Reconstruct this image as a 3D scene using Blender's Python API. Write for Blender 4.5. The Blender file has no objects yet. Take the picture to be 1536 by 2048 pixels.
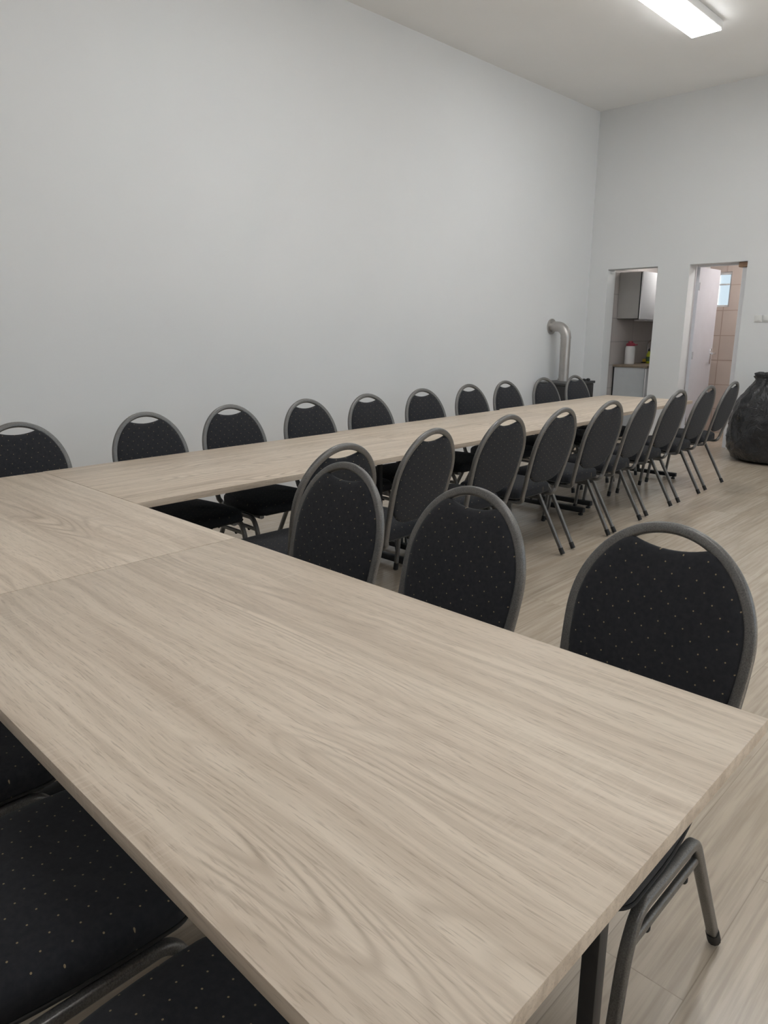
import bpy, bmesh, math, random
from mathutils import Vector, Matrix, noise
random.seed(7)
S = bpy.context.scene
COL = S.collection
PI = math.pi

# ------------------------------------------------------------------ helpers
def link(name, bm, mat, parent=None, smooth=True, angle=40):
    me = bpy.data.meshes.new(name)
    bmesh.ops.recalc_face_normals(bm, faces=bm.faces[:])
    for f in bm.faces:
        f.smooth = smooth
    if smooth:
        lim = math.radians(angle)
        for e in bm.edges:
            if len(e.link_faces) == 2 and e.calc_face_angle(0) > lim:
                e.smooth = False
    bm.to_mesh(me)
    bm.free()
    me.materials.append(mat)
    o = bpy.data.objects.new(name, me)
    COL.objects.link(o)
    if parent is not None:
        o.parent = parent
    return o

def tag(o, label=None, cat=None, group=None, kind=None):
    if label: o['label'] = label
    if cat: o['category'] = cat
    if group: o['group'] = group
    if kind: o['kind'] = kind
    return o

def thing(name, label, cat, loc=(0, 0, 0), rz=0.0, group=None):
    o = bpy.data.objects.new(name, None)
    o.empty_display_size = 0.1
    COL.objects.link(o)
    o.location = loc
    o.rotation_euler = (0, 0, rz)
    return tag(o, label, cat, group)

def copy_tree(o, parent=None):
    c = o.copy()
    COL.objects.link(c)
    if parent is not None:
        c.parent = parent
    for ch in list(o.children):
        copy_tree(ch, c)
    return c

def add_box(bm, x0, x1, y0, y1, z0, z1, bevel=0.0, seg=2):
    r = bmesh.ops.create_cube(bm, size=1.0)
    vs = r['verts']
    for v in vs:
        v.co = Vector(((x0 + x1) / 2 + v.co.x * (x1 - x0), (y0 + y1) / 2 + v.co.y * (y1 - y0), (z0 + z1) / 2 + v.co.z * (z1 - z0)))
    if bevel > 0:
        es = list({e for v in vs for e in v.link_edges})
        bmesh.ops.bevel(bm, geom=es, offset=bevel, segments=seg, profile=0.5, affect='EDGES')
    return bm

def box(x0, x1, y0, y1, z0, z1, bevel=0.0, seg=2):
    return add_box(bmesh.new(), x0, x1, y0, y1, z0, z1, bevel, seg)

def smooth_path(pts, it=2, closed=False):
    """corner cutting that keeps the end points"""
    P = [Vector(p) for p in pts]
    for _ in range(it):
        Q = []
        n = len(P)
        rng = range(n) if closed else range(n - 1)
        if not closed: Q.append(P[0])
        for i in rng:
            a, b = P[i], P[(i + 1) % n]
            Q.append(a * .75 + b * .25)
            Q.append(a * .25 + b * .75)
        if not closed: Q.append(P[-1])
        P = Q
    return P

def add_sweep(bm, path, prof, up=(0, 0, 1), closed=False):
    """prof: list of (a,b) section points; a along side vector, b along the carried up vector"""
    P = [Vector(p) for p in path]
    n = len(P)
    rings = []
    U = Vector(up)
    for i in range(n):
        if closed:
            t = (P[(i + 1) % n] - P[i - 1]).normalized()
        else:
            t = (P[min(i + 1, n - 1)] - P[max(i - 1, 0)]).normalized()
        u = (U - t * U.dot(t))
        if u.length < 1e-6:
            u = Vector((1, 0, 0)) - t * t.x
        u.normalize()
        s = t.cross(u)
        rings.append([bm.verts.new(P[i] + s * a + u * b) for a, b in prof])
        U = u
    m = len(prof)
    for i in range(n if closed else n - 1):
        A, B = rings[i], rings[(i + 1) % n]
        for k in range(m):
            bm.faces.new((A[k], A[(k + 1) % m], B[(k + 1) % m], B[k]))
    if not closed:
        bm.faces.new(rings[0])
        bm.faces.new(rings[-1])
    return bm

def circ(r, n=12, ry=None):
    ry = r if ry is None else ry
    return [(r * math.cos(2 * PI * k / n), ry * math.sin(2 * PI * k / n)) for k in range(n)]

def rsq(w, h, r, n=3):
    out = []
    for cx, cy, a0 in ((w / 2 - r, h / 2 - r, 0), (-w / 2 + r, h / 2 - r, 90), (-w / 2 + r, -h / 2 + r, 180), (w / 2 - r, -h / 2 + r, 270)):
        for k in range(n + 1):
            a = math.radians(a0 + 90 * k / n)
            out.append((cx + r * math.cos(a), cy + r * math.sin(a)))
    return out

def add_lathe(bm, prof, n=24, c=(0, 0, 0)):
    rings = []
    for r, z in prof:
        if r < 1e-5:
            rings.append([bm.verts.new((c[0], c[1], c[2] + z))])
        else:
            rings.append([bm.verts.new((c[0] + r * math.cos(2 * PI * k / n), c[1] + r * math.sin(2 * PI * k / n), c[2] + z)) for k in range(n)])
    for A, B in zip(rings, rings[1:]):
        for k in range(n):
            k2 = (k + 1) % n
            if len(A) == 1 and len(B) == 1: continue
            if len(A) == 1: bm.faces.new((A[0], B[k], B[k2]))
            elif len(B) == 1: bm.faces.new((A[k], A[k2], B[0]))
            else: bm.faces.new((A[k], A[k2], B[k2], B[k]))
    if len(rings[0]) > 1: bm.faces.new(rings[0])
    if len(rings[-1]) > 1: bm.faces.new(rings[-1])
    return bm

# ------------------------------------------------------------------ materials
class N:
    def __init__(s, name):
        s.m = bpy.data.materials.new(name)
        s.m.use_nodes = True
        s.t = s.m.node_tree
        s.b = s.t.nodes['Principled BSDF']
    def n(s, typ, **kw):
        nd = s.t.nodes.new(typ)
        for k, v in kw.items():
            setattr(nd, k, v)
        return nd
    def l(s, a, b): s.t.links.new(a, b)
    def math(s, op, a, b=None, c=None, clamp=False):
        nd = s.n('ShaderNodeMath', operation=op, use_clamp=clamp)
        for i, v in enumerate((a, b, c)):
            if v is None: continue
            if isinstance(v, (int, float)): nd.inputs[i].default_value = v
            else: s.l(v, nd.inputs[i])
        return nd.outputs[0]
    def coord(s, out='Object', scale=(1, 1, 1), loc=(0, 0, 0), rot=(0, 0, 0)):
        tc = s.n('ShaderNodeTexCoord')
        mp = s.n('ShaderNodeMapping')
        mp.inputs['Scale'].default_value = scale
        mp.inputs['Location'].default_value = loc
        mp.inputs['Rotation'].default_value = rot
        s.l(tc.outputs[out], mp.inputs['Vector'])
        return mp.outputs[0]
    def noise(s, vec, scale, detail=3, rough=.5, dist=0.0):
        nd = s.n('ShaderNodeTexNoise')
        nd.inputs['Scale'].default_value = scale
        nd.inputs['Detail'].default_value = detail
        nd.inputs['Roughness'].default_value = rough
        nd.inputs['Distortion'].default_value = dist
        if vec is not None: s.l(vec, nd.inputs['Vector'])
        return nd.outputs['Fac']
    def ramp(s, fac, stops):
        nd = s.n('ShaderNodeValToRGB')
        cr = nd.color_ramp
        while len(cr.elements) < len(stops): cr.elements.new(.5)
        for e, (p, c) in zip(cr.elements, stops):
            e.position = p
            e.color = (*c, 1) if len(c) == 3 else c
        s.l(fac, nd.inputs[0])
        return nd.outputs[0]
    def mix(s, fac, a, b, blend='MIX'):
        nd = s.n('ShaderNodeMix', data_type='RGBA', blend_type=blend)
        for key, v in ((0, fac), (6, a), (7, b)):
            if isinstance(v, (int, float)): nd.inputs[key].default_value = v
            elif isinstance(v, tuple): nd.inputs[key].default_value = (*v, 1)
            else: s.l(v, nd.inputs[key])
        return nd.outputs[2]
    def set(s, **kw):
        for k, v in kw.items():
            i = s.b.inputs[k]
            if hasattr(v, 'is_linked'): s.l(v, i)
            elif isinstance(v, tuple): i.default_value = (*v, 1)
            else: i.default_value = v
        return s
    def bump(s, h, strength=.2, dist=.002):
        nd = s.n('ShaderNodeBump')
        nd.inputs['Strength'].default_value = strength
        nd.inputs['Distance'].default_value = dist
        s.l(h, nd.inputs['Height'])
        s.l(nd.outputs[0], s.b.inputs['Normal'])
        return s

def plain(name, col, rough=.5, metal=0.0, var=.06, scale=8, bump=0.0, bscale=200):
    m = N(name)
    f = m.noise(m.coord(), scale, 3)
    a = tuple(max(0, c * (1 - var)) for c in col)
    b = tuple(min(1, c * (1 + var)) for c in col)
    m.set(**{'Base Color': m.ramp(f, [(.3, a), (.7, b)]), 'Roughness': rough, 'Metallic': metal})
    if bump > 0:
        m.bump(m.noise(m.coord(), bscale, 2), bump, .001)
    return m.m

def plaster(name, col):
    m = N(name)
    v = m.coord()
    f = m.noise(v, .9, 4, .55)
    a = tuple(c * .975 for c in col)
    m.set(**{'Base Color': m.ramp(f, [(.35, a), (.65, col)]), 'Roughness': .85})
    m.b.inputs['Specular IOR Level'].default_value = .25
    h = m.math('ADD', m.noise(v, 60, 4, .6), m.math('MULTIPLY', m.noise(v, 4, 3), 1.5))
    m.bump(h, .12, .003)
    return m.m

def sonoma(name):
    m = N(name)
    tc = m.n('ShaderNodeTexCoord')
    oi = m.n('ShaderNodeObjectInfo')
    off = m.math('MULTIPLY', oi.outputs['Random'], 37.0)
    cb = m.n('ShaderNodeCombineXYZ')
    m.l(off, cb.inputs[0]); m.l(off, cb.inputs[1])
    va = m.n('ShaderNodeVectorMath', operation='ADD')
    m.l(tc.outputs['Object'], va.inputs[0]); m.l(cb.outputs[0], va.inputs[1])
    def mapped(sc, src=None):
        mp = m.n('ShaderNodeMapping')
        mp.inputs['Scale'].default_value = sc
        m.l(src or va.outputs[0], mp.inputs['Vector'])
        return mp.outputs[0]
    # gentle wander of the grain across the board
    w = m.math('MULTIPLY', m.math('SUBTRACT', m.noise(mapped((1.6, 4.0, 4.0)), 1.0, 2), .5), .05)
    cw = m.n('ShaderNodeCombineXYZ'); m.l(w, cw.inputs[1])
    vw = m.n('ShaderNodeVectorMath', operation='ADD')
    m.l(va.outputs[0], vw.inputs[0]); m.l(cw.outputs[0], vw.inputs[1])
    V = vw.outputs[0]
    broad = m.noise(mapped((.55, 9, 9), V), 1.0, 4, .55)          # wide pale and brown streaks
    streak = m.noise(mapped((1.6, 46, 46), V), 1.0, 5, .66)      # narrow grain lines
    fibre = m.noise(mapped((22, 330, 330), V), 1.0, 2, .6)       # pores
    field = m.noise(mapped((.9, 5.0, 5.0), V), 1.0, 1.2, .4)     # flame figure: contour lines of a stretched field
    ring = m.math('SINE', m.math('MULTIPLY', field, 165.0))
    ring = m.math('POWER', m.math('MULTIPLY_ADD', ring, .5, .5), 3.0)
    mask = m.ramp(m.noise(mapped((1.1, 5.5, 5.5)), 1.0, 2), [(.50, (0, 0, 0)), (.64, (1, 1, 1))])
    flame = m.math('MULTIPLY', m.math('MULTIPLY', ring, mask), m.math('MULTIPLY_ADD', streak, 1.7, -.48, clamp=True))
    base = m.ramp(broad, [(.28, (.525, .432, .340)), (.47, (.62, .525, .422)), (.70, (.69, .594, .484))])
    c = m.mix(m.ramp(streak, [(.36, (.42, .42, .42)), (.58, (0, 0, 0))]), base, (.33, .255, .185))
    c = m.mix(flame, c, (.25, .185, .13))
    c = m.mix(m.math('MULTIPLY', m.ramp(fibre, [(.30, (1, 1, 1)), (.44, (0, 0, 0))]), .40), c, (.24, .18, .13))
    saw = m.ramp(m.noise(mapped((150, 10, 10)), 1.0, 2, .5, .4), [(.52, (0, 0, 0)), (.66, (1, 1, 1))])
    sawm = m.ramp(m.noise(mapped((2.2, 6, 6)), 1.0, 2), [(.50, (0, 0, 0)), (.66, (1, 1, 1))])
    c = m.mix(m.math('MULTIPLY', m.math('MULTIPLY', saw, sawm), .22), c, (.72, .64, .535))
    m.set(**{'Base Color': c, 'Roughness': .5})
    m.b.inputs['Specular IOR Level'].default_value = .4
    m.bump(m.math('ADD', streak, fibre), .12, .0006)
    return m.m

def floor_mat(name):
    m = N(name)
    v = m.coord(rot=(0, 0, PI / 2))
    br = m.n('ShaderNodeTexBrick')
    br.offset = .37
    br.inputs['Scale'].default_value = 1.0
    br.inputs['Brick Width'].default_value = 1.28
    br.inputs['Row Height'].default_value = .19
    br.inputs['Mortar Size'].default_value = .0012
    br.inputs['Mortar Smooth'].default_value = .0
    br.inputs['Color1'].default_value = (0, 0, 0, 1)
    br.inputs['Color2'].default_value = (1, 1, 1, 1)
    br.inputs['Mortar'].default_value = (.5, .5, .5, 1)
    m.l(v, br.inputs['Vector'])
    sp = m.n('ShaderNodeSeparateColor'); m.l(br.outputs['Color'], sp.inputs[0])
    rnd = sp.outputs[0]
    cb = m.n('ShaderNodeCombineXYZ')
    m.l(m.math('MULTIPLY', rnd, 11.0), cb.inputs[0]); m.l(m.math('MULTIPLY', rnd, 7.0), cb.inputs[1])
    va = m.n('ShaderNodeVectorMath', operation='ADD')
    m.l(v, va.inputs[0]); m.l(cb.outputs[0], va.inputs[1])
    def mapped(sc):
        mp = m.n('ShaderNodeMapping'); mp.inputs['Scale'].default_value = sc
        m.l(va.outputs[0], mp.inputs['Vector']); return mp.outputs[0]
    broad = m.noise(mapped((1.1, 8, 1)), 1.0, 4, .55, .6)
    grain = m.noise(mapped((2.2, 60, 1)), 1.0, 5, .6)
    knots = m.noise(mapped((2.4, 9, 1)), 1.0, 2, .5, 1.0)
    c = m.ramp(broad, [(.30, (.42, .345, .265)), (.50, (.525, .443, .350)), (.72, (.59, .505, .408))])
    c = m.mix(m.ramp(grain, [(.38, (.55, .55, .55)), (.58, (0, 0, 0))]), c, (.32, .257, .197))
    c = m.mix(m.math('MULTIPLY', m.ramp(knots, [(.66, (0, 0, 0)), (.76, (1, 1, 1))]), .5), c, (.24, .188, .142))
    c = m.mix(.22, c, m.ramp(rnd, [(0, (.40, .33, .257)), (1, (.55, .472, .382))]))
    c = m.mix(m.math('MULTIPLY', br.outputs['Fac'], .35), c, (.16, .125, .09))
    m.set(**{'Base Color': c, 'Roughness': .24})
    m.b.inputs['Specular IOR Level'].default_value = .6
    m.bump(m.math('SUBTRACT', m.math('MULTIPLY', grain, .3), br.outputs['Fac']), .15, .0008)
    return m.m

def fabric(name, plane):
    """black cloth with a slanting lattice of tiny gold dots"""
    m = N(name)
    tc = m.n('ShaderNodeTexCoord')
    sx = m.n('ShaderNodeSeparateXYZ'); m.l(tc.outputs['Object'], sx.inputs[0])
    u = sx.outputs[0]
    v = sx.outputs[2] if plane == 'XZ' else sx.outputs[1]
    ax, ay, bx, by = .034, .0195, .0205, -.0215
    det = ax * by - bx * ay
    p = m.math('ADD', m.math('MULTIPLY', u, by / det), m.math('MULTIPLY', v, -bx / det))
    q = m.math('ADD', m.math('MULTIPLY', u, -ay / det), m.math('MULTIPLY', v, ax / det))
    fp = m.math('SUBTRACT', m.math('FRACT', p), .5)
    fq = m.math('SUBTRACT', m.math('FRACT', q), .5)
    dx = m.math('ADD', m.math('MULTIPLY', fp, ax), m.math('MULTIPLY', fq, bx))
    dy = m.math('ADD', m.math('MULTIPLY', fp, ay), m.math('MULTIPLY', fq, by))
    d = m.math('SQRT', m.math('ADD', m.math('MULTIPLY', dx, dx), m.math('MULTIPLY', dy, dy)))
    dot = m.math('LESS_THAN', d, .0016)
    f = m.noise(tc.outputs['Object'], 90, 3)
    c = m.ramp(f, [(.3, (.0205, .0213, .0245)), (.7, (.0280, .0290, .0330))])
    c = m.mix(dot, c, (.27, .21, .13))
    m.set(**{'Base Color': c, 'Roughness': .92})
    m.b.inputs['Specular IOR Level'].default_value = .2
    m.b.inputs['Sheen Weight'].default_value = .06
    m.b.inputs['Sheen Roughness'].default_value = .5
    m.bump(m.noise(tc.outputs['Object'], 900, 2), .25, .0006)
    return m.m

def tiles(name, ca, grout, w, h, plane='XZ', rough=.3, off=0.0):
    m = N(name)
    tc = m.n('ShaderNodeTexCoord')
    sx = m.n('ShaderNodeSeparateXYZ'); m.l(tc.outputs['Object'], sx.inputs[0])
    cb = m.n('ShaderNodeCombineXYZ')
    m.l(sx.outputs[0 if plane == 'XZ' else 1], cb.inputs[0]); m.l(sx.outputs[2], cb.inputs[1])
    br = m.n('ShaderNodeTexBrick')
    br.offset = off
    br.inputs['Scale'].default_value = 1.0
    br.inputs['Brick Width'].default_value = w
    br.inputs['Row Height'].default_value = h
    br.inputs['Mortar Size'].default_value = .006
    br.inputs['Color1'].default_value = (*ca, 1)
    br.inputs['Color2'].default_value = (*[c * .93 for c in ca], 1)
    br.inputs['Mortar'].default_value = (*grout, 1)
    m.l(cb.outputs[0], br.inputs['Vector'])
    f = m.noise(tc.outputs['Object'], 5, 4)
    c = m.mix(.25, br.outputs['Color'], m.ramp(f, [(.3, tuple(x * .8 for x in ca)), (.7, ca)]))
    m.set(**{'Base Color': c, 'Roughness': rough})
    m.bump(m.math('MULTIPLY', br.outputs['Fac'], -1.0), .4, .002)
    return m.m

def emit(name, col, strength):
    m = N(name)
    m.set(**{'Base Color': (.8, .8, .8), 'Emission Color': col, 'Emission Strength': strength, 'Roughness': .5})
    return m.m

def hammered(name):
    m = N(name)
    v = m.coord()
    f = m.noise(v, 420, 3, .6)
    g = m.noise(v, 30, 2)
    c = m.mix(.35, m.ramp(f, [(.35, (.100, .097, .093)), (.65, (.225, .220, .212))]), m.ramp(g, [(.3, (.125, .122, .117)), (.7, (.19, .186, .180))]))
    m.set(**{'Base Color': c, 'Metallic': .6, 'Roughness': .36})
    m.bump(f, .35, .0008)
    return m.m

def bag_mat(name):
    m = N(name)
    v = m.coord()
    f = m.noise(v, 9, 5, .6, .8)
    m.set(**{'Base Color': m.ramp(f, [(.3, (.015, .015, .016)), (.7, (.024, .024, .025))]), 'Roughness': .27})
    m.bump(m.noise(v, 11, 3, .5, 2.4), .5, .03)
    return m.m

def glass_mat(name, frosted):
    m = N(name)
    m.set(**{'Base Color': (.93, .96, 1.0), 'Roughness': .35 if frosted else .0, 'Transmission Weight': 1.0, 'IOR': 1.02 if not frosted else 1.15})
    return m.m

M_WALL = plaster('white_wall_paint', (.77, .778, .778))
M_CEIL = plaster('white_ceiling_paint', (.87, .865, .85))
M_WOOD = sonoma('pale_oak_laminate')
M_FLOOR = floor_mat('beige_oak_planks')
M_BACKCLOTH = fabric('dotted_black_cloth_back', 'XZ')
M_SEATCLOTH = fabric('dotted_black_cloth_seat', 'XY')
M_FRAME = hammered('hammered_grey_steel')
M_BLACKSTEEL = plain('black_steel', (.020, .020, .021), .45, .2, .1, 20)
M_RUBBER = plain('black_rubber', (.012, .012, .012), .7)
M_BOARD = plain('dark_seat_board', (.022, .021, .020), .8)
M_STOVE = plain('dark_stove_iron', (.030, .029, .030), .5, .3, .12, 12, .15)
M_STOVETOP = plain('stove_top_iron', (.05, .05, .05), .38, .4, .1, 12, .1)
M_PIPE = plain('aluminised_flue', (.46, .44, .42), .38, .75, .08, 10)
M_BAG = bag_mat('black_bin_bag_film')
M_WHITE = plain('white_lacquer', (.78, .78, .80), .4, 0, .02)
M_DOOR = plain('white_door_paint', (.64, .65, .70), .45, 0, .02)
M_CHROME = plain('brushed_chrome', (.72, .72, .74), .25, .95, .03)
M_GREYPANEL = plain('grey_cabinet_panel', (.33, .318, .305), .5, 0, .03)
M_BLUEGREY = plain('blue_grey_cabinet_panel', (.56, .585, .605), .5, 0, .03)
M_WORKTOP = plain('brown_worktop', (.24, .19, .14), .45, 0, .15, 30)
M_BLACK = plain('black_plastic', (.015, .015, .016), .5)
M_REDLID = plain('dark_red_plastic', (.30, .035, .06), .4)
M_CANISTER = plain('white_plastic', (.80, .80, .80), .35, 0, .02)
M_YELLOW = plain('yellow_sponge', (.55, .38, .06), .9, 0, .15, 60)
M_LIME = plain('lime_liquid', (.50, .55, .03), .3)
M_DARKGREEN = plain('green_label', (.05, .12, .05), .5)
M_KTILE = tiles('grey_kitchen_tile', (.50, .465, .45), (.30, .28, .27), .6, .30, 'YZ')
M_KTILEX = tiles('grey_kitchen_tile_end', (.50, .465, .45), (.30, .28, .27), .6, .30, 'XZ')
M_BTILE = tiles('pink_beige_bath_tile', (.64, .55, .495), (.42, .31, .25), .60, .32, 'XZ')
M_BTILEY = tiles('pink_beige_bath_tile_side', (.64, .55, .495), (.42, .31, .25), .60, .32, 'YZ')
M_BROWN = plain('brown_wood_trim', (.27, .165, .10), .5, 0, .15, 20)
M_PVC = plain('white_window_frame', (.80, .80, .80), .4, 0, .02)
M_PANE = glass_mat('clear_pane', False)
M_FROST = glass_mat('frosted_pane', True)
M_FROST.node_tree.nodes['Principled BSDF'].inputs['Base Color'].default_value = (.45, .445, .43, 1)
M_LAMP = emit('lamp_diffuser', (.97, .985, 1.0), 20.0)
M_LAMPBODY = plain('lamp_body_white', (.75, .75, .74), .5, 0, .02)
M_SWITCH = plain('switch_white', (.74, .74, .72), .4, 0, .02)

# ------------------------------------------------------------------ room
XL, XR = -4.826, 3.2
YB, YF = 8.75, -4.2
ZC = 3.93
WT = .20
def struct(name, bm, mat, parent=None, smooth=False):
    o = link(name, bm, mat, parent, smooth)
    if parent is None: o['kind'] = 'structure'
    return o

struct('floor', box(XL - .2, XR + .2, YF - .2, 10.6, -.12, 0), M_FLOOR)
struct('ceiling', box(XL - .2, XR + .2, YF - .2, YB + WT, ZC, ZC + .2), M_CEIL)
struct('wall_left', box(XL - .2, XL, YF - .2, YB + WT, 0, ZC), M_WALL)

def wall_holes(name, mat, axis, a0, a1, z0, z1, t0, t1, holes):
    """a wall along one axis with rectangular openings (p0,p1,q0,q1)"""
    bm = bmesh.new()
    ps = sorted({a0, a1, *[h[0] for h in holes], *[h[1] for h in holes]})
    zs = sorted({z0, z1, *[h[2] for h in holes], *[h[3] for h in holes]})
    def solid(i, j):
        if i < 0 or j < 0 or i >= len(ps) - 1 or j >= len(zs) - 1: return False
        mp, mz = (ps[i] + ps[i + 1]) / 2, (zs[j] + zs[j + 1]) / 2
        return not any(h[0] < mp < h[1] and h[2] < mz < h[3] for h in holes)
    cache = {}
    def V(p, z, t):
        k = (p, z, t)
        if k not in cache:
            cache[k] = bm.verts.new((p, t, z) if axis == 'X' else (t, p, z))
        return cache[k]
    for i in range(len(ps) - 1):
        for j in range(len(zs) - 1):
            if not solid(i, j): continue
            a, b, c, d = ps[i], ps[i + 1], zs[j], zs[j + 1]
            for t in (t0, t1):
                bm.faces.new((V(a, c, t), V(b, c, t), V(b, d, t), V(a, d, t)))
            if not solid(i - 1, j): bm.faces.new((V(a, c, t0), V(a, d, t0), V(a, d, t1), V(a, c, t1)))
            if not solid(i + 1, j): bm.faces.new((V(b, c, t0), V(b, d, t0), V(b, d, t1), V(b, c, t1)))
            if not solid(i, j - 1): bm.faces.new((V(a, c, t0), V(b, c, t0), V(b, c, t1), V(a, c, t1)))
            if not solid(i, j + 1): bm.faces.new((V(a, d, t0), V(b, d, t0), V(b, d, t1), V(a, d, t1)))
    return struct(name, bm, mat)

DK = (-4.571, -3.929)      # kitchen opening
DB = (-3.548, -2.914)      # washroom opening
ZD = 2.089
wall_holes('wall_back', M_WALL, 'X', XL, XR, 0, ZC, YB, YB + WT, [(DK[0], DK[1], 0, ZD), (DB[0], DB[1], 0, ZD)])

# windows on the right wall (daylight side of the hall, out of the picture)
WIN = [(1.4, 3.2), (3.9, 5.7), (6.4, 8.2)]
WZ = (0.9, 3.3)
wall_holes('wall_right', M_WALL, 'Y', YF, YB + WT, 0, ZC, XR, XR + .3, [(a, b, WZ[0], WZ[1]) for a, b in WIN])
for i, (a, b) in enumerate(WIN):
    bm = bmesh.new()
    x0, x1 = XR + .16, XR + .22
    for (p0, p1, q0, q1) in ((a, b, WZ[0], WZ[0] + .07), (a, b, WZ[1] - .07, WZ[1]), (a, a + .07, WZ[0] + .07, WZ[1] - .07), (b - .07, b, WZ[0] + .07, WZ[1] - .07),
                             ((a + b) / 2 - .05, (a + b) / 2 + .05, WZ[0] + .07, WZ[1] - .07)):
        add_box(bm, x0, x1, p0, p1, q0, q1, .006)
    w = struct('window_%d' % (i + 2), bm, M_PVC)
    link('window_sill', box(XR - .06, XR + .16, a - .03, b + .03, WZ[0] - .03, WZ[0]), M_PVC, w, False)
    p = bpy.data.lights.new('daylight_portal', 'AREA')
    p.shape = 'RECTANGLE'; p.size = b - a; p.size_y = WZ[1] - WZ[0]
    p.cycles.is_portal = True
    po = bpy.data.objects.new('daylight_portal', p)
    COL.objects.link(po)
    po.location = (XR + .31, (a + b) / 2, (WZ[0] + WZ[1]) / 2)
    po.rotation_euler = Vector((-1, 0, 0)).to_track_quat('-Z', 'Y').to_euler()
    # track quat: local X runs along world Y, local Y along Z

struct('wall_front', box(XL, XR, YF - .2, YF, 0, ZC), M_WALL)

# ---- kitchen beyond the left opening
KX0, KX1, KY1, KZ = -4.585, -3.90, 10.35, 2.42
struct('wall_kitchen_left', box(KX0 - .15, KX0, YB + WT, KY1 + .12, 0, KZ), M_KTILE)
struct('wall_kitchen_back', box(KX0, KX1, KY1, KY1 + .12, 0, KZ), M_KTILEX)
struct('wall_partition', box(KX1, KX1 + .08, YB + WT, KY1 + .12, 0, KZ), M_WALL)
# ---- washroom beyond the right opening
BX0, BX1, BY1 = KX1 + .08, -2.2, 10.10
WB = (-3.80, -3.535, 1.645, 2.085)
wall_holes('wall_washroom_back', M_BTILE, 'X', BX0, BX1, 0, KZ, BY1, BY1 + .12, [WB])
struct('wall_washroom_right', box(BX1, BX1 + .12, YB + WT, BY1 + .12, 0, KZ), M_BTILEY)
struct('ceiling_side_rooms', box(KX0 - .15, BX1 + .12, YB + WT, KY1 + .12, KZ, KZ + .12), M_CEIL)
bm = bmesh.new()
a, b, c, d = WB
for (p0, p1, q0, q1) in ((a, b, c, c + .025), (a, b, d - .035, d), (a, a + .03, c + .025, d - .035), (b - .022, b, c + .025, d - .035), (a + .03, b - .022, c + .275, c + .293)):
    add_box(bm, p0, p1, BY1 + .02, BY1 + .06, q0, q1, .003)
w1 = struct('window_1', bm, M_PVC)
link('pane', box(a + .02, b - .015, BY1 + .036, BY1 + .044, c + .015, d - .02), M_FROST, w1, False)
# opening trims
struct('trim_1', box(DB[1] - .066, DB[1], YB + .06, YB + WT - .02, 0, ZD - .06, .003), M_WHITE)
struct('trim_3', box(DB[1] - .084, DB[1], YB + WT - .019, YB + WT + .02, 0, ZD - .06, .003), M_BROWN)
struct('trim_4', box(DB[1] - .105, DB[1] - .004, YB + .04, YB + WT, ZD - .058, ZD - .004, .004), M_BROWN)
struct('trim_2', box(DB[0] + .02, DB[1] - .11, YB + WT - .03, YB + WT + .015, ZD - .022, ZD, .003), M_WHITE)

# washroom door leaf, swung in through ninety degrees
dl = struct('door_1', box(DB[0] + .005, DB[0] + .045, YB + WT + .005, YB + WT + .655, .01, 2.072, .003), M_DOOR)
hx, hy, hz = DB[0] + .045, YB + WT + .60, 1.062
bm = bmesh.new()
add_box(bm, hx, hx + .008, hy - .022, hy + .022, hz - .13, hz + .06, .004)
add_sweep(bm, smooth_path([(hx, hy, hz), (hx + .06, hy, hz), (hx + .066, hy - .01, hz), (hx + .066, hy - .12, hz)], 2), circ(.0115, 10))
hd = link('door_handle', bm, M_CHROME, dl)
hd['label'] = 'chrome lever handle'
bm = bmesh.new()
for z in (.25, 1.05, 1.85):
    add_sweep(bm, [(DB[0] + .05, YB + WT + .012, z - .045), (DB[0] + .05, YB + WT + .012, z + .045)], circ(.008, 10), up=(1, 0, 0))
link('hinge', bm, M_CHROME, dl)

# ------------------------------------------------------------------ tables
UH = .62               # calibrated unit
TT = .725              # table top height
TK = .026
def make_table(name, L, W, cx, cy, rz, label, inset=(.085, .085)):
    t = thing(name, label, 'table', (cx, cy, 0), rz, 'pale oak tables of the seating arrangement')
    link('tabletop', box(-L / 2, L / 2, -W / 2, W / 2, TT - TK, TT, .0008, 2), M_WOOD, t)
    for s, ins in zip((-1, 1), inset):
        x = s * (L / 2 - ins)
        lg = link('leg', box(x - .0125, x + .0125, -.0125, .0125, .05, TT - TK - .03, .003), M_BLACKSTEEL, t)
        link('foot_bar', box(x - .02, x + .02, -W * .44, W * .44, .022, .056, .004), M_BLACKSTEEL, lg)
        link('top_bar', box(x - .022, x + .022, -W * .40, W * .40, TT - TK - .032, TT - TK - .0005, .003), M_BLACKSTEEL, lg)
        for q in (-1, 1):
            link('levelling_foot', add_lathe(bmesh.new(), [(.014, 0), (.018, .003), (.018, .012), (.006, .014), (.006, .024)], 14, (x, q * W * .41, 0)), M_RUBBER, lg)
    link('long_rail', box(-L / 2 + inset[0], L / 2 - inset[1], -.02, .02, TT - TK - .034, TT - TK - .001, .003), M_BLACKSTEEL, t)
    return t
y0, y1 = .526 * UH, 1.933 * UH
xs = (-5.355 * UH, -2.907 * UH, -.452 * UH)
W_ = y1 - y0
g = .0013
make_table('conference_table', xs[2] - xs[1] - 2 * g, W_, (xs[1] + xs[2]) / 2, (y0 + y1) / 2, 0, 'nearest pale oak table, filling the foreground, with a free corner at right', (.052, .064))
make_table('conference_table', xs[1] - xs[0] - 2 * g, W_, (xs[0] + xs[1]) / 2, (y0 + y1) / 2, 0, 'pale oak table at the left picture edge where both table rows meet', (.16, .16))
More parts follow.
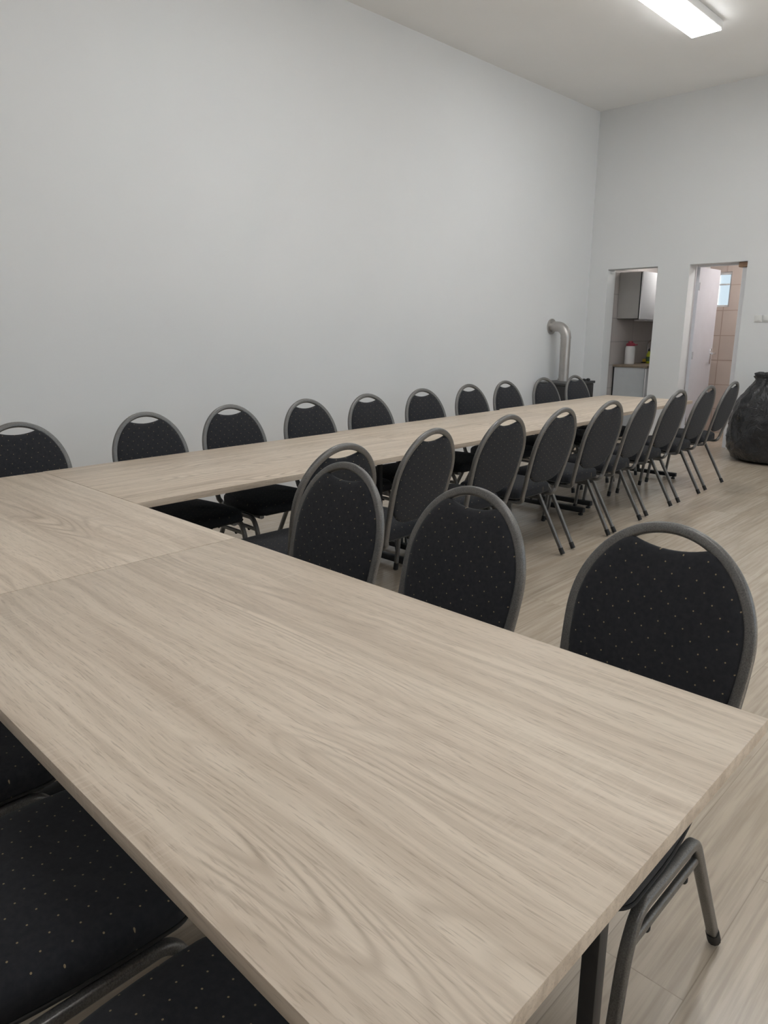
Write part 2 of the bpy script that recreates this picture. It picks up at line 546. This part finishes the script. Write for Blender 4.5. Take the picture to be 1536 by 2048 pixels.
rows = [(1.936, 4.870, -5.365, -3.950, 'pale oak table starting the long row, directly beyond the corner joint'),
        (4.872, 7.805, -5.415, -4.005, 'pale oak table in the middle of the long row between facing chairs'),
        (7.807, 10.760, -5.480, -4.120, 'pale oak table at the far end of the long row by the kitchen opening')]
ins_near = (.085, .128, .150)
for (a, b, xa, xb, lab), i0 in zip(rows, ins_near):
    make_table('conference_table', (b - a) * UH - 2 * g, (xb - xa) * UH, (xa + xb) / 2 * UH, (a + b) / 2 * UH, PI / 2, lab, (i0, .085))

# ------------------------------------------------------------------ chair
TH, TOPZ = .263, .929
AW, B1, B2 = .2145, .245, .322
RT = .012
OY = .33                # the thing's origin sits at the middle of the chair
LC, LS = math.cos(TH), math.sin(TH)
def bp(u, v, w=0.0):
    """a point of the leaning back plane: u across, v up from the top, w out of the plane to the rear"""
    return Vector((u, OY + v * LS + w * LC, TOPZ + v * LC - w * LS))
def tube_half(v):
    vv = v + B1
    if vv >= 0: return (AW - RT) * math.sqrt(max(0, 1 - (vv / (B1 - RT)) ** 2))
    q = -vv / .31
    return (AW - RT) * (1 - .155 * (q ** 1.7 if q < .5 else .5 ** 1.7 + (q - .5) * 1.7 * .5 ** .7))

def make_chair():
    t = thing('banquet_chair', 'x', 'chair')
    # oval back tube whose ends bend forward under the seat
    VE = -.525
    half = []
    for k in range(25):
        an = PI / 2 * k / 24
        half.append((math.sin(an) * (AW - RT), -B1 + math.cos(an) * (B1 - RT)))
    for k in range(1, 15):
        v = -B1 + (VE + B1) * k / 14
        half.append((tube_half(v), v))
    path = [bp(u, v) for u, v in reversed(half)] + [bp(-u, v) for u, v in half[1:]]
    def tail(sx, last):
        p = smooth_path([last, Vector((sx * .1655, OY - .1440, .400)), Vector((sx * .1655, OY - .162, .386)), Vector((sx * .166, OY - .235, .388)), Vector((sx * .172, OY - .540, .389))], 3)
        return p[1:]
    full = list(reversed(tail(1, path[0]))) + path + tail(-1, path[-1])
    bm = bmesh.new()
    # section: 25 mm seen from the front, 19 mm deep
    P = full
    rings = []
    n = len(P)
    for i in range(n):
        tg = (P[min(i + 1, n - 1)] - P[max(i - 1, 0)]).normalized()
        nb = Vector((0, LC, -LS))
        nb = nb - tg * nb.dot(tg)
        if nb.length < .3:
            nb = Vector((0, 0, -1)) - tg * (-tg.z)
        nb.normalize()
        sd = tg.cross(nb)
        rings.append([bm.verts.new(P[i] + sd * a + nb * b) for a, b in rsq(.026, .021, .0075, 3)])
    m_ = len(rings[0])
    for A, B in zip(rings, rings[1:]):
        for k in range(m_):
            bm.faces.new((A[k], A[(k + 1) % m_], B[(k + 1) % m_], B[k]))
    bm.faces.new(rings[0]); bm.faces.new(rings[-1])
    link('back_frame', bm, M_FRAME, t, True, 55)
    # back pad with the hand hole cut below the top of the tube
    out = []
    PB = .205
    def pad_half(v):
        vv = v + B1
        h = tube_half(v) - .0075
        if vv < 0:
            h = min(h, (AW - RT - .0075) * max(0, 1 - (-vv / PB) ** 2.9) ** (1 / 2.9))
        return max(h, 0)
    uh = .088
    vh = -B1 + (B1 - RT - .0075) * math.sqrt(1 - (uh / (AW - RT - .0075)) ** 2)
    vs = [vh]
    K = 44
    for k in range(1, K + 1):
        f = k / K
        f = 1 - (1 - f) ** 1.0
        vs.append(vh + (-B1 - PB - vh) * (f if f < .7 else .7 + .3 * math.sin((f - .7) / .3 * PI / 2)))
    right = [(pad_half(v), v) for v in vs]
    right[0] = (uh, vh)
    left = [(-u, v) for u, v in reversed(right[:-1])]
    top = [(u, vh - .016 * (1 - (u / uh) ** 2)) for u in [(-uh + 2 * uh * k / 12) for k in range(1, 12)]]
    out = right + left + top
    cu, cv = 0.0, -B1 + .0
    prof = [(1.0, .0), (.985, .010), (.95, .0155), (.88, .019), (.7, .023), (.4, .026), (.15, .027)]
    bm = bmesh.new()
    def rg(s, w):
        return [bm.verts.new(bp(cu + (u - cu) * s, cv + (v - cv) * s, w)) for u, v in out]
    seq = [(s, -w) for s, w in reversed(prof)] + [(s, w * .62) for s, w in prof[1:]]
    R = [rg(s, w) for s, w in seq]
    m_ = len(out)
    for A, B in zip(R, R[1:]):
        for k in range(m_):
            bm.faces.new((A[k], A[(k + 1) % m_], B[(k + 1) % m_], B[k]))
    for ring, w in ((R[0], -.027), (R[-1], .017)):
        c = bm.verts.new(bp(cu, cv, w))
        for k in range(m_):
            bm.faces.new((ring[k], ring[(k + 1) % m_], c))
    link('backrest', bm, M_BACKCLOTH, t, True, 60)
    # seat cushion: rounded trapezoid
    ny0, ny1 = OY - .166, OY - .582
    hw0, hw1 = .190, .214
    def outline(ins, m_=40):
        pts = []
        cs = [(hw0 - ins, ny0 - ins, .055), (-hw0 + ins, ny0 - ins, .055), (-hw1 + ins, ny1 + ins, .05), (hw1 - ins, ny1 + ins, .05)]
        # corners, counter clockwise seen from above, start rear right
        angs = [(0, 90), (90, 180), (180, 270), (270, 360)]
        for (x, y, r), (a0, a1) in zip(cs, angs):
            r = max(.012, r - ins * .5)
            ox = x - math.copysign(r, x); oy = y - r if y > (ny0 + ny1) / 2 else y + r
            for k in range(9):
                a = math.radians(a0 + (a1 - a0) * k / 8)
                pts.append(Vector((ox + r * math.cos(a), oy + r * math.sin(a), 0)))
        # gently bowed sides: subdivide the straight runs
        res = []
        nn = len(pts)
        cen = Vector((0, (ny0 + ny1) / 2, 0))
        for i in range(nn):
            a, b = pts[i], pts[(i + 1) % nn]
            res.append(a)
            if (b - a).length > .08:
                for k in range(1, 6):
                    q = a.lerp(b, k / 6)
                    d = (q - cen).normalized()
                    res.append(q + d * .008 * math.sin(PI * k / 6))
        return res
    layers = [(.012, .405), (.003, .409), (0, .416), (0, .440), (.002, .450), (.008, .459), (.022, .467), (.05, .473), (.09, .4775), (.14, .480)]
    bm = bmesh.new()
    R = []
    for ins, z in layers:
        pts = outline(0)
        cen = Vector((0, (ny0 + ny1) / 2, 0))
        ring = []
        for p in pts:
            d = p - cen
            s = 1 - ins / .21
            # the front edge rolls downward a little
            fr = max(0, (-(p.y - cen.y) / .225)) ** 3
            ring.append(bm.verts.new((cen.x + d.x * s, cen.y + d.y * s, z - (.010 * fr if z > .43 else 0))))
        R.append(ring)
    m_ = len(R[0])
    for A, B in zip(R, R[1:]):
        for k in range(m_):
            bm.faces.new((A[k], A[(k + 1) % m_], B[(k + 1) % m_], B[k]))
    bm.faces.new(R[0])
    c = bm.verts.new((0, (ny0 + ny1) / 2, .4815))
    for k in range(m_):
        bm.faces.new((R[-1][k], R[-1][(k + 1) % m_], c))
    seat = link('seat', bm, M_SEATCLOTH, t, True, 60)
    pts = [Vector((p.x, p.y, .4085)) for p in outline(0)]
    link('piping', add_sweep(bmesh.new(), pts, circ(.0035, 8), closed=True), M_BOARD, seat)
    link('seat_board', box(-.155, .155, ny1 + .03, ny0 - .03, .393, .404, .003), M_BOARD, t)
    # four legs: each side is one bent square tube, split at its middle, with a brace below
    HX = .216
    for sx in (-1, 1):
        def P(n, z, flare=0.0):
            return Vector((sx * (HX + flare), OY + n, z))
        mid = P(-.405, .391)
        rear = smooth_path([mid, P(-.335, .391), P(-.297, .391), P(-.277, .372), P(-.246, .315), P(-.082, .018)], 3)
        front = smooth_path([mid, P(-.465, .391), P(-.522, .391), P(-.553, .335), P(-.566, .275), P(-.600, .018)], 3)
        for kind, path in (('rear', rear), ('front', front)):
            lg = link('leg', add_sweep(bmesh.new(), path, rsq(.022, .022, .006, 3), up=(sx, 0, 0)), M_FRAME, t, True, 55)
            e, d = path[-1], (path[-1] - path[-3]).normalized()
            cap = [e - d * .030, e + d * .001, e + d * .010, e + d * .0145]
            link('foot_cap', add_sweep(bmesh.new(), cap[:3], circ(.0145, 12), up=(sx, 0, 0)), M_RUBBER, lg)
        bm = add_sweep(bmesh.new(), [P(-.2575, .336), P(-.410, .333), P(-.553, .331)], rsq(.013, .020, .005, 3), up=(0, 0, 1))
        br = link('side_brace', bm, M_FRAME, t, True, 55)
        for nn in (-.32, -.48):
            bm = add_lathe(bmesh.new(), [(.006, -.009), (.008, -.004), (.008, .001)], 10, (sx * HX, OY + nn, .325))
            link('bumper', bm, M_RUBBER, br)
    return t

left_row = [(-3.569, 1.190, 1.557), (-3.536, 1.817, 1.574), (-3.544, 2.349, 1.552), (-3.508, 2.891, 1.579), (-3.498, 3.422, 1.552),
            (-3.533, 4.026, 1.525), (-3.557, 4.623, 1.556), (-3.580, 5.160, 1.554), (-3.578, 5.763, 1.528), (-3.548, 6.269, 1.541)]
right_row = [(-1.980, 1.825, -1.575), (-2.014, 2.397, -1.504), (-2.080, 3.064, -1.586), (-2.057, 3.563, -1.560), (-2.068, 4.146, -1.615),
             (-2.073, 4.681, -1.530), (-2.102, 5.257, -1.566), (-2.110, 5.852, -1.557), (-2.138, 6.475, -1.539)]
front_row = [(-1.677, 1.561, -.025), (-1.150, 1.549, -.067), (-.605, 1.552, -.011)]
near_row = [(-1.655, -.085, PI), (-1.120, -.085, PI), (-.610, -.090, PI)]
ordn = ['first', 'second', 'third', 'fourth', 'fifth', 'sixth', 'seventh', 'eighth', 'ninth', 'tenth']
labels = []
for i in range(10):
    if i == 0: s = 'black dotted chair cut by the left picture edge, backed to the long white wall'
    elif i == 9: s = 'black chair by the white wall farthest away, directly in front of the stove'
    elif i == 8: s = 'black chair by the white wall just left of the stove pipe, second from far end'
    elif i == 1: s = 'black chair by the white wall opposite the inner table corner, second from the left'
    else: s = '%s chair from the left along the white wall, back seen above the long table' % ordn[i]
    labels.append((left_row[i], s, 'chairs along the long white wall'))
for i in range(9):
    if i == 0: s = 'black chair on open floor side of long table, half hidden behind a dotted chair'
    elif i == 8: s = 'black chair at far end of the open floor side, nearest the bin bag'
    elif i == 7: s = 'black chair on open floor side of long table, second from the bin bag'
    else: s = '%s chair from the near end on the open floor side of the long table' % ordn[i]
    labels.append((right_row[i], s, 'chairs on the open floor side of the long table'))
for p, s in zip(front_row, ('dotted black chair facing us at the foreground table, leftmost of three, nearest the corner',
                            'dotted black chair facing us at the foreground table, middle of three',
                            'dotted black chair facing us at right, largest in view, open hand hole at top')):
    labels.append((p, s, 'chairs behind the foreground table'))
for p, s in zip(near_row, ('black chair seat barely showing at left edge under the foreground table',
                           'black dotted seat tucked under near edge of foreground table, widest at lower left',
                           'black dotted seat at the bottom edge under the foreground table')):
    labels.append((p, s, 'chairs tucked under the near side'))
proto = make_chair()
def place(o, p):
    x, y, ph = p
    o.rotation_euler = (0, 0, ph)
    # local origin lies OY in front of the top of the back
    o.location = (x + math.sin(ph) * OY, y - math.cos(ph) * OY, 0)
for i, (p, lab, grp) in enumerate(labels):
    o = proto if i == 0 else copy_tree(proto)
    place(o, p)
    o['label'] = lab
    o['group'] = grp

# ------------------------------------------------------------------ stove and flue
st = thing('wood_stove', 'low dark iron stove in the far corner with a flue pipe rising from it', 'stove', (-4.575, 7.885, 0))
link('body', box(-.195, .205, -.33, .33, .06, .715, .012), M_STOVE, st)
link('top_plate', box(-.205, .215, -.345, .345, .716, .745, .006), M_STOVETOP, st)
bm = bmesh.new()
for sx in (-.16, .17):
    for sy in (-.29, .29):
        add_box(bm, sx - .025, sx + .025, sy - .025, sy + .025, 0, .059, .004)
link('foot', bm, M_STOVE, st)
dr = link('fire_door', box(.206, .222, -.24, .10, .20, .62, .006), M_STOVE, st)
link('door_handle', add_sweep(bmesh.new(), smooth_path([(.223, .06, .34), (.26, .06, .34), (.26, .06, .48), (.223, .06, .48)], 2), circ(.008, 10), up=(0, 1, 0)), M_CHROME, dr)
link('ash_drawer', box(.206, .220, -.24, .28, .09, .18, .005), M_STOVE, st)
bm = bmesh.new()
for sy in (.16, .26):
    add_lathe(bm, [(.018, 0), (.024, .004), (.024, .022), (.012, .030), (.0, .031)], 16, (.16, sy, .7455))
link('knob', bm, M_BLACK, st)
fl = thing('flue_pipe', 'silver grey flue pipe bending from the stove into the white wall', 'pipe', (-4.612, 7.894, .7455))
px = 0.0
zt = 1.392 - .7455
path = [(0, 0, 0), (0, 0, .15), (0, 0, .3), (0, 0, zt - .125)]
for k in range(1, 11):
    a = PI / 2 * k / 10
    path.append((-.125 + .125 * math.cos(a), 0, zt - .125 + .125 * math.sin(a)))
path += [(-.19, 0, zt), (-.2135, 0, zt)]
link('pipe', add_sweep(bmesh.new(), path, circ(.060, 28), up=(0, 1, 0)), M_PIPE, fl)
bm = bmesh.new()
add_sweep(bm, [(-.2135, 0, zt), (-.200, 0, zt), (-.196, 0, zt)], circ(.092, 28), up=(0, 1, 0))
link('wall_rosette', bm, M_PIPE, fl)
bm = bmesh.new()
add_sweep(bm, [(0, 0, zt - .145), (0, 0, zt - .118)], circ(.0635, 28), up=(0, 1, 0))
add_sweep(bm, [(0, 0, .0), (0, 0, .03)], circ(.067, 28), up=(0, 1, 0))
link('sleeve', bm, M_PIPE, fl)

# ------------------------------------------------------------------ bin bag
def make_bag():
    bm = bmesh.new()
    prof = [(.0, .0), (.30, .0), (.43, .03), (.475, .12), (.488, .25), (.484, .38), (.468, .48), (.440, .57), (.400, .65), (.350, .72), (.308, .77), (.276, .80), (.260, .83), (.256, .87), (.262, .905)]
    # refine
    fine = [prof[0], prof[1]]
    for (r0, z0), (r1, z1) in zip(prof[1:], prof[2:]):
        for k in range(1, 6):
            fine.append((r0 + (r1 - r0) * k / 5, z0 + (z1 - z0) * k / 5))
    n = 120
    rings = []
    for r, z in fine:
        if r == 0:
            rings.append([bm.verts.new((0, 0, 0))]); continue
        ring = []
        for k in range(n):
            a = 2 * PI * k / n
            d = Vector((math.cos(a), math.sin(a), 0))
            amp = .030 * min(1, z / .12)
            up = max(0, (z - .48) / .4)
            nz = noise.noise(Vector((d.x * 2.0, d.y * 2.0, z * 3.0))) * amp * (1 - .6 * min(1, up))
            nz += noise.noise(Vector((d.x * 6.0, d.y * 6.0, z * 7.0 + 5))) * amp * .45
            nz += (1 - 2.2 * abs(noise.noise(Vector((d.x * 3 + 3, d.y * 3, z * 9.0))))) * amp * .55
            pl = .020 * up * math.sin(a * 13 + 2.5 * noise.noise(Vector((d.x * 2, d.y * 2, 9)))) + .010 * up * math.sin(a * 29 + 1)
            rr = r + nz + pl * min(1.0, 1.2 - abs(z - .83) * .5)
            zz = z + (.020 * math.sin(a * 3 + .6) + .012 * math.sin(a * 7)) * max(0, (z - .78) / .125)
            ring.append(bm.verts.new((rr * d.x, rr * d.y * .84, max(zz, 0))))
        rings.append(ring)
    for A, B in zip(rings, rings[1:]):
        for k in range(n):
            k2 = (k + 1) % n
            if len(A) == 1: bm.faces.new((A[0], B[k], B[k2]))
            else: bm.faces.new((A[k], A[k2], B[k2], B[k]))
    # crumpled fold closing the mouth a little below the rim
    last = rings[-1]
    for s, dz in ((.93, -.03), (.80, -.07), (.5, -.085)):
        nr = []
        for k, v in enumerate(last):
            a = 2 * PI * k / n
            nr.append(bm.verts.new((v.co.x * s, v.co.y * s, .905 + dz + .015 * math.sin(a * 9) * s)))
        src = rings[-1]
        for k in range(n):
            bm.faces.new((src[k], src[(k + 1) % n], nr[(k + 1) % n], nr[k]))
        rings.append(nr)
    bm.faces.new(rings[-1])
    return bm
bag = link('bin_bag', make_bag(), M_BAG, None, True, 80)
bag.location = (-2.245, 8.235, 0)
tag(bag, 'large full black plastic bin bag standing on the floor at the right edge', 'bag')

# ------------------------------------------------------------------ ceiling lamps
def make_lamp():
    t = thing('ceiling_lamp', 'x', 'lamp')
    LL, LW, LH = 1.22, .265, .07
    link('housing', box(-LW / 2, LW / 2, -LL / 2, LL / 2, -LH, 0, .012, 3), M_LAMPBODY, t)
    link('diffuser', box(-LW / 2 + .006, LW / 2 - .006, -LL / 2 + .006, LL / 2 - .006, -LH - .012, -LH - .0005, .004, 2), M_LAMP, t)
    return t
lp = make_lamp()
lp.location = (-2.905, 6.415, ZC - .0005)
lp['label'] = 'long white lit ceiling lamp at the top right of the picture'
lp['group'] = 'ceiling lamps'
other = [(-2.905, 2.9, 'lit white ceiling lamp above the long table'), (-2.2, -1.9, 'lit white ceiling lamp at the rear left of the hall'),
         (-.45, 6.415, 'unseen white ceiling lamp added over the open floor by the end wall'), (-.9, 4.4, 'unseen white ceiling lamp added over the middle of the open floor'), (-.6, .8, 'unseen white ceiling lamp added to brighten the foreground table'), (1.6, -1.9, 'lit white ceiling lamp at the rear right of the hall')]
for x, y, lab in other:  # those over open floor and foreground table are added as extra downward light
    o = copy_tree(lp)
    o.location = (x, y, ZC - .0005)
    o['label'] = lab

# ------------------------------------------------------------------ light switches by the washroom opening
for i, (x, lab) in enumerate(((-2.731, 'white light switch left of a pair, above the bin bag'), (-2.645, 'white light switch right of a pair at the picture edge'))):
    t = thing('light_switch', lab, 'switch', (x, YB, 1.474), 0, 'light switches on the end wall')
    link('cover_plate', box(-.038, .038, -.011, -.0005, -.038, .038, .004), M_SWITCH, t)
    link('rocker', box(-.025, .025, -.017, -.0112, -.027, .027, .003), M_SWITCH, t)

# ------------------------------------------------------------------ kitchen furniture
kc = thing('kitchen_base_cabinet', 'blue grey kitchen base cabinet under the worktop, seen end on', 'cabinet', (KX0 + .004, 9.10, 0))
link('body', box(.02, .44, 0, 1.10, .09, .875, .002), M_BLUEGREY, kc, False)
link('plinth', box(.02, .40, .02, 1.10, 0, .089), M_BLACK, kc, False)
for k in range(2):
    d = link('cabinet_door', box(.441, .459, .01 + k * .545, .545 + k * .545, .10, .865, .002), M_WHITE, kc)
    link('handle', box(.460, .478, .20 + k * .545, .34 + k * .545, .80, .812, .003), M_CHROME, d)
link('edge_strip', box(.006, .0195, -.004, .03, 0, .875), M_BLACK, kc, False)
wt = link('worktop', box(0, .475, -.015, 1.10, .8755, .905, .003), M_WORKTOP)
wt.location = (KX0 + .004, 9.10, 0)
tag(wt, 'brown edged worktop on the kitchen base cabinet', 'worktop')
wc = thing('kitchen_wall_cabinet', 'kitchen wall cabinet with grey end panel and white door', 'cabinet', (KX0 + .004, 9.10, 1.497))
link('body', box(0, .285, 0, 1.10, 0, .575, .002), M_GREYPANEL, wc, False)
link('shadow_gap', box(.286, .300, .003, 1.10, .003, .572), M_BLACK, wc, False)
for k in range(2):
    d = link('cabinet_door', box(.3005, .318, .0 + k * .555, .545 + k * .555, -.012, .575, .002), M_WHITE, wc)
    link('handle', box(.319, .334, .42 + k * .555, .50 + k * .555, .018, .030, .003), M_CHROME, d)
link('light_rail', box(.12, .30, .25, 1.05, -.030, -.0125, .003), M_WHITE, wc, False)

cn = thing('canister', 'white canister with dark red lid on the kitchen worktop', 'canister', (-4.485, 9.36, .905))
link('body', add_lathe(bmesh.new(), [(.058, 0), (.064, .006), (.064, .20), (.060, .225), (.052, .238)], 28), M_CANISTER, cn)
link('lid', add_lathe(bmesh.new(), [(.056, .2385), (.059, .245), (.059, .262), (.050, .275), (.034, .280), (.030, .300), (.0, .303)], 28), M_REDLID, cn)
link('lid_tab', box(.045, .095, -.018, .018, .248, .262, .004), M_REDLID, cn)
sp = link('sponge', box(-.075, .055, -.045, .045, 0, .045, .008), M_YELLOW)
sp.location = (-4.455, 9.895, .917)
tag(sp, 'yellow sponge in front of the tap on the kitchen worktop', 'sponge')
tr = link('sponge_tray', box(-.09, .07, -.06, .06, 0, .011, .004), M_BLACK)
tr.location = (-4.450, 9.895, .9055)
tag(tr, 'flat black tray under the yellow sponge', 'tray')
bo = thing('soap_bottle', 'lime green dish soap bottle beside the kitchen tap', 'bottle', (-4.402, 9.76, .905))
link('body', add_lathe(bmesh.new(), [(.026, 0), (.030, .006), (.030, .10), (.028, .125), (.016, .150), (.012, .165)], 20), M_LIME, bo)
link('bottle_label', add_lathe(bmesh.new(), [(.0305, .03), (.0308, .032), (.0308, .088), (.0305, .09)], 20), M_DARKGREEN, bo)
link('cap', add_lathe(bmesh.new(), [(.013, .1655), (.013, .185), (.006, .190), (.006, .202), (.0, .203)], 16), M_BLACK, bo)
fc = thing('kitchen_tap', 'chrome arched tap behind the soap bottle', 'tap', (-4.552, 10.03, .905))
link('base', add_lathe(bmesh.new(), [(.026, 0), (.026, .02), (.018, .028), (.018, .06), (.012, .066)], 18), M_CHROME, fc)
arc = [(0, 0, .06), (0, 0, .16), (0, 0, .24)]
for k in range(1, 13):
    a = PI * k / 12
    arc.append((.075 - .075 * math.cos(a), -.02 * k / 12, .24 + .075 * math.sin(a)))
arc.append((.15, -.02, .20))
link('spout', add_sweep(bmesh.new(), arc, circ(.010, 12), up=(0, 1, 0)), M_CHROME, fc)
link('lever', add_sweep(bmesh.new(), [(.0, .019, .045), (.0, .05, .06), (.0, .10, .085)], circ(.006, 10), up=(1, 0, 0)), M_CHROME, fc)

# unseen lamps added to brighten the two small rooms
def fill_lamp(x, y, lab, mat):
    t = thing('fill_ceiling_lamp', lab, 'lamp', (x, y, KZ - .0005))
    link('base_plate', add_lathe(bmesh.new(), [(.11, -.02), (.11, 0)], 24), M_LAMPBODY, t)
    link('shade', add_lathe(bmesh.new(), [(.0, -.075), (.05, -.07), (.085, -.055), (.10, -.021)], 24), mat, t)
fill_lamp(-2.75, 9.55, 'unseen round lamp added to brighten the washroom', emit('washroom_fill', (1.0, .96, .95), 92.0))
fill_lamp(-4.02, 9.75, 'unseen round lamp added to brighten the kitchen', emit('kitchen_fill', (1.0, .96, .92), 42.0))

# ------------------------------------------------------------------ daylight
Wd = bpy.data.worlds.new('overcast_sky')
Wd.use_nodes = True
S.world = Wd
bg = Wd.node_tree.nodes['Background']
bg.inputs['Color'].default_value = (.70, .86, 1.0, 1)
bg.inputs['Strength'].default_value = 2.0
bounce_sun = bpy.data.lights.new('bounce_sun', 'SUN')  # added so its floor patches out of view bounce light onto ceiling and walls
bounce_sun.energy = 29.0
bounce_sun.angle = math.radians(2.0)
bounce_sun.color = (1.0, .985, .96)
so = bpy.data.objects.new('bounce_sun', bounce_sun)
COL.objects.link(so)
so.rotation_euler = Vector((-math.cos(math.radians(54)), -.12, -math.sin(math.radians(54)))).to_track_quat('-Z', 'Y').to_euler()

# ------------------------------------------------------------------ camera
f_, d_ = 1427.0, 363.0
pitch = math.atan(d_ / f_)
yaw = math.atan(1432.0 / math.hypot(f_, d_))
cam = bpy.data.cameras.new('camera')
co = bpy.data.objects.new('camera', cam)
COL.objects.link(co)
cam.sensor_fit = 'VERTICAL'
cam.sensor_height = 24.0
cam.lens = 24.0 * f_ / 2048.0
cam.clip_start = .02
co.location = (0, 0, 1.345)
co.rotation_euler = (PI / 2 - pitch, 0, yaw)
S.camera = co

S.view_settings.view_transform = 'Standard'
S.view_settings.look = 'None'
S.view_settings.gamma = 1.0
S.view_settings.use_curve_mapping = False
S.view_settings.exposure = 0.06
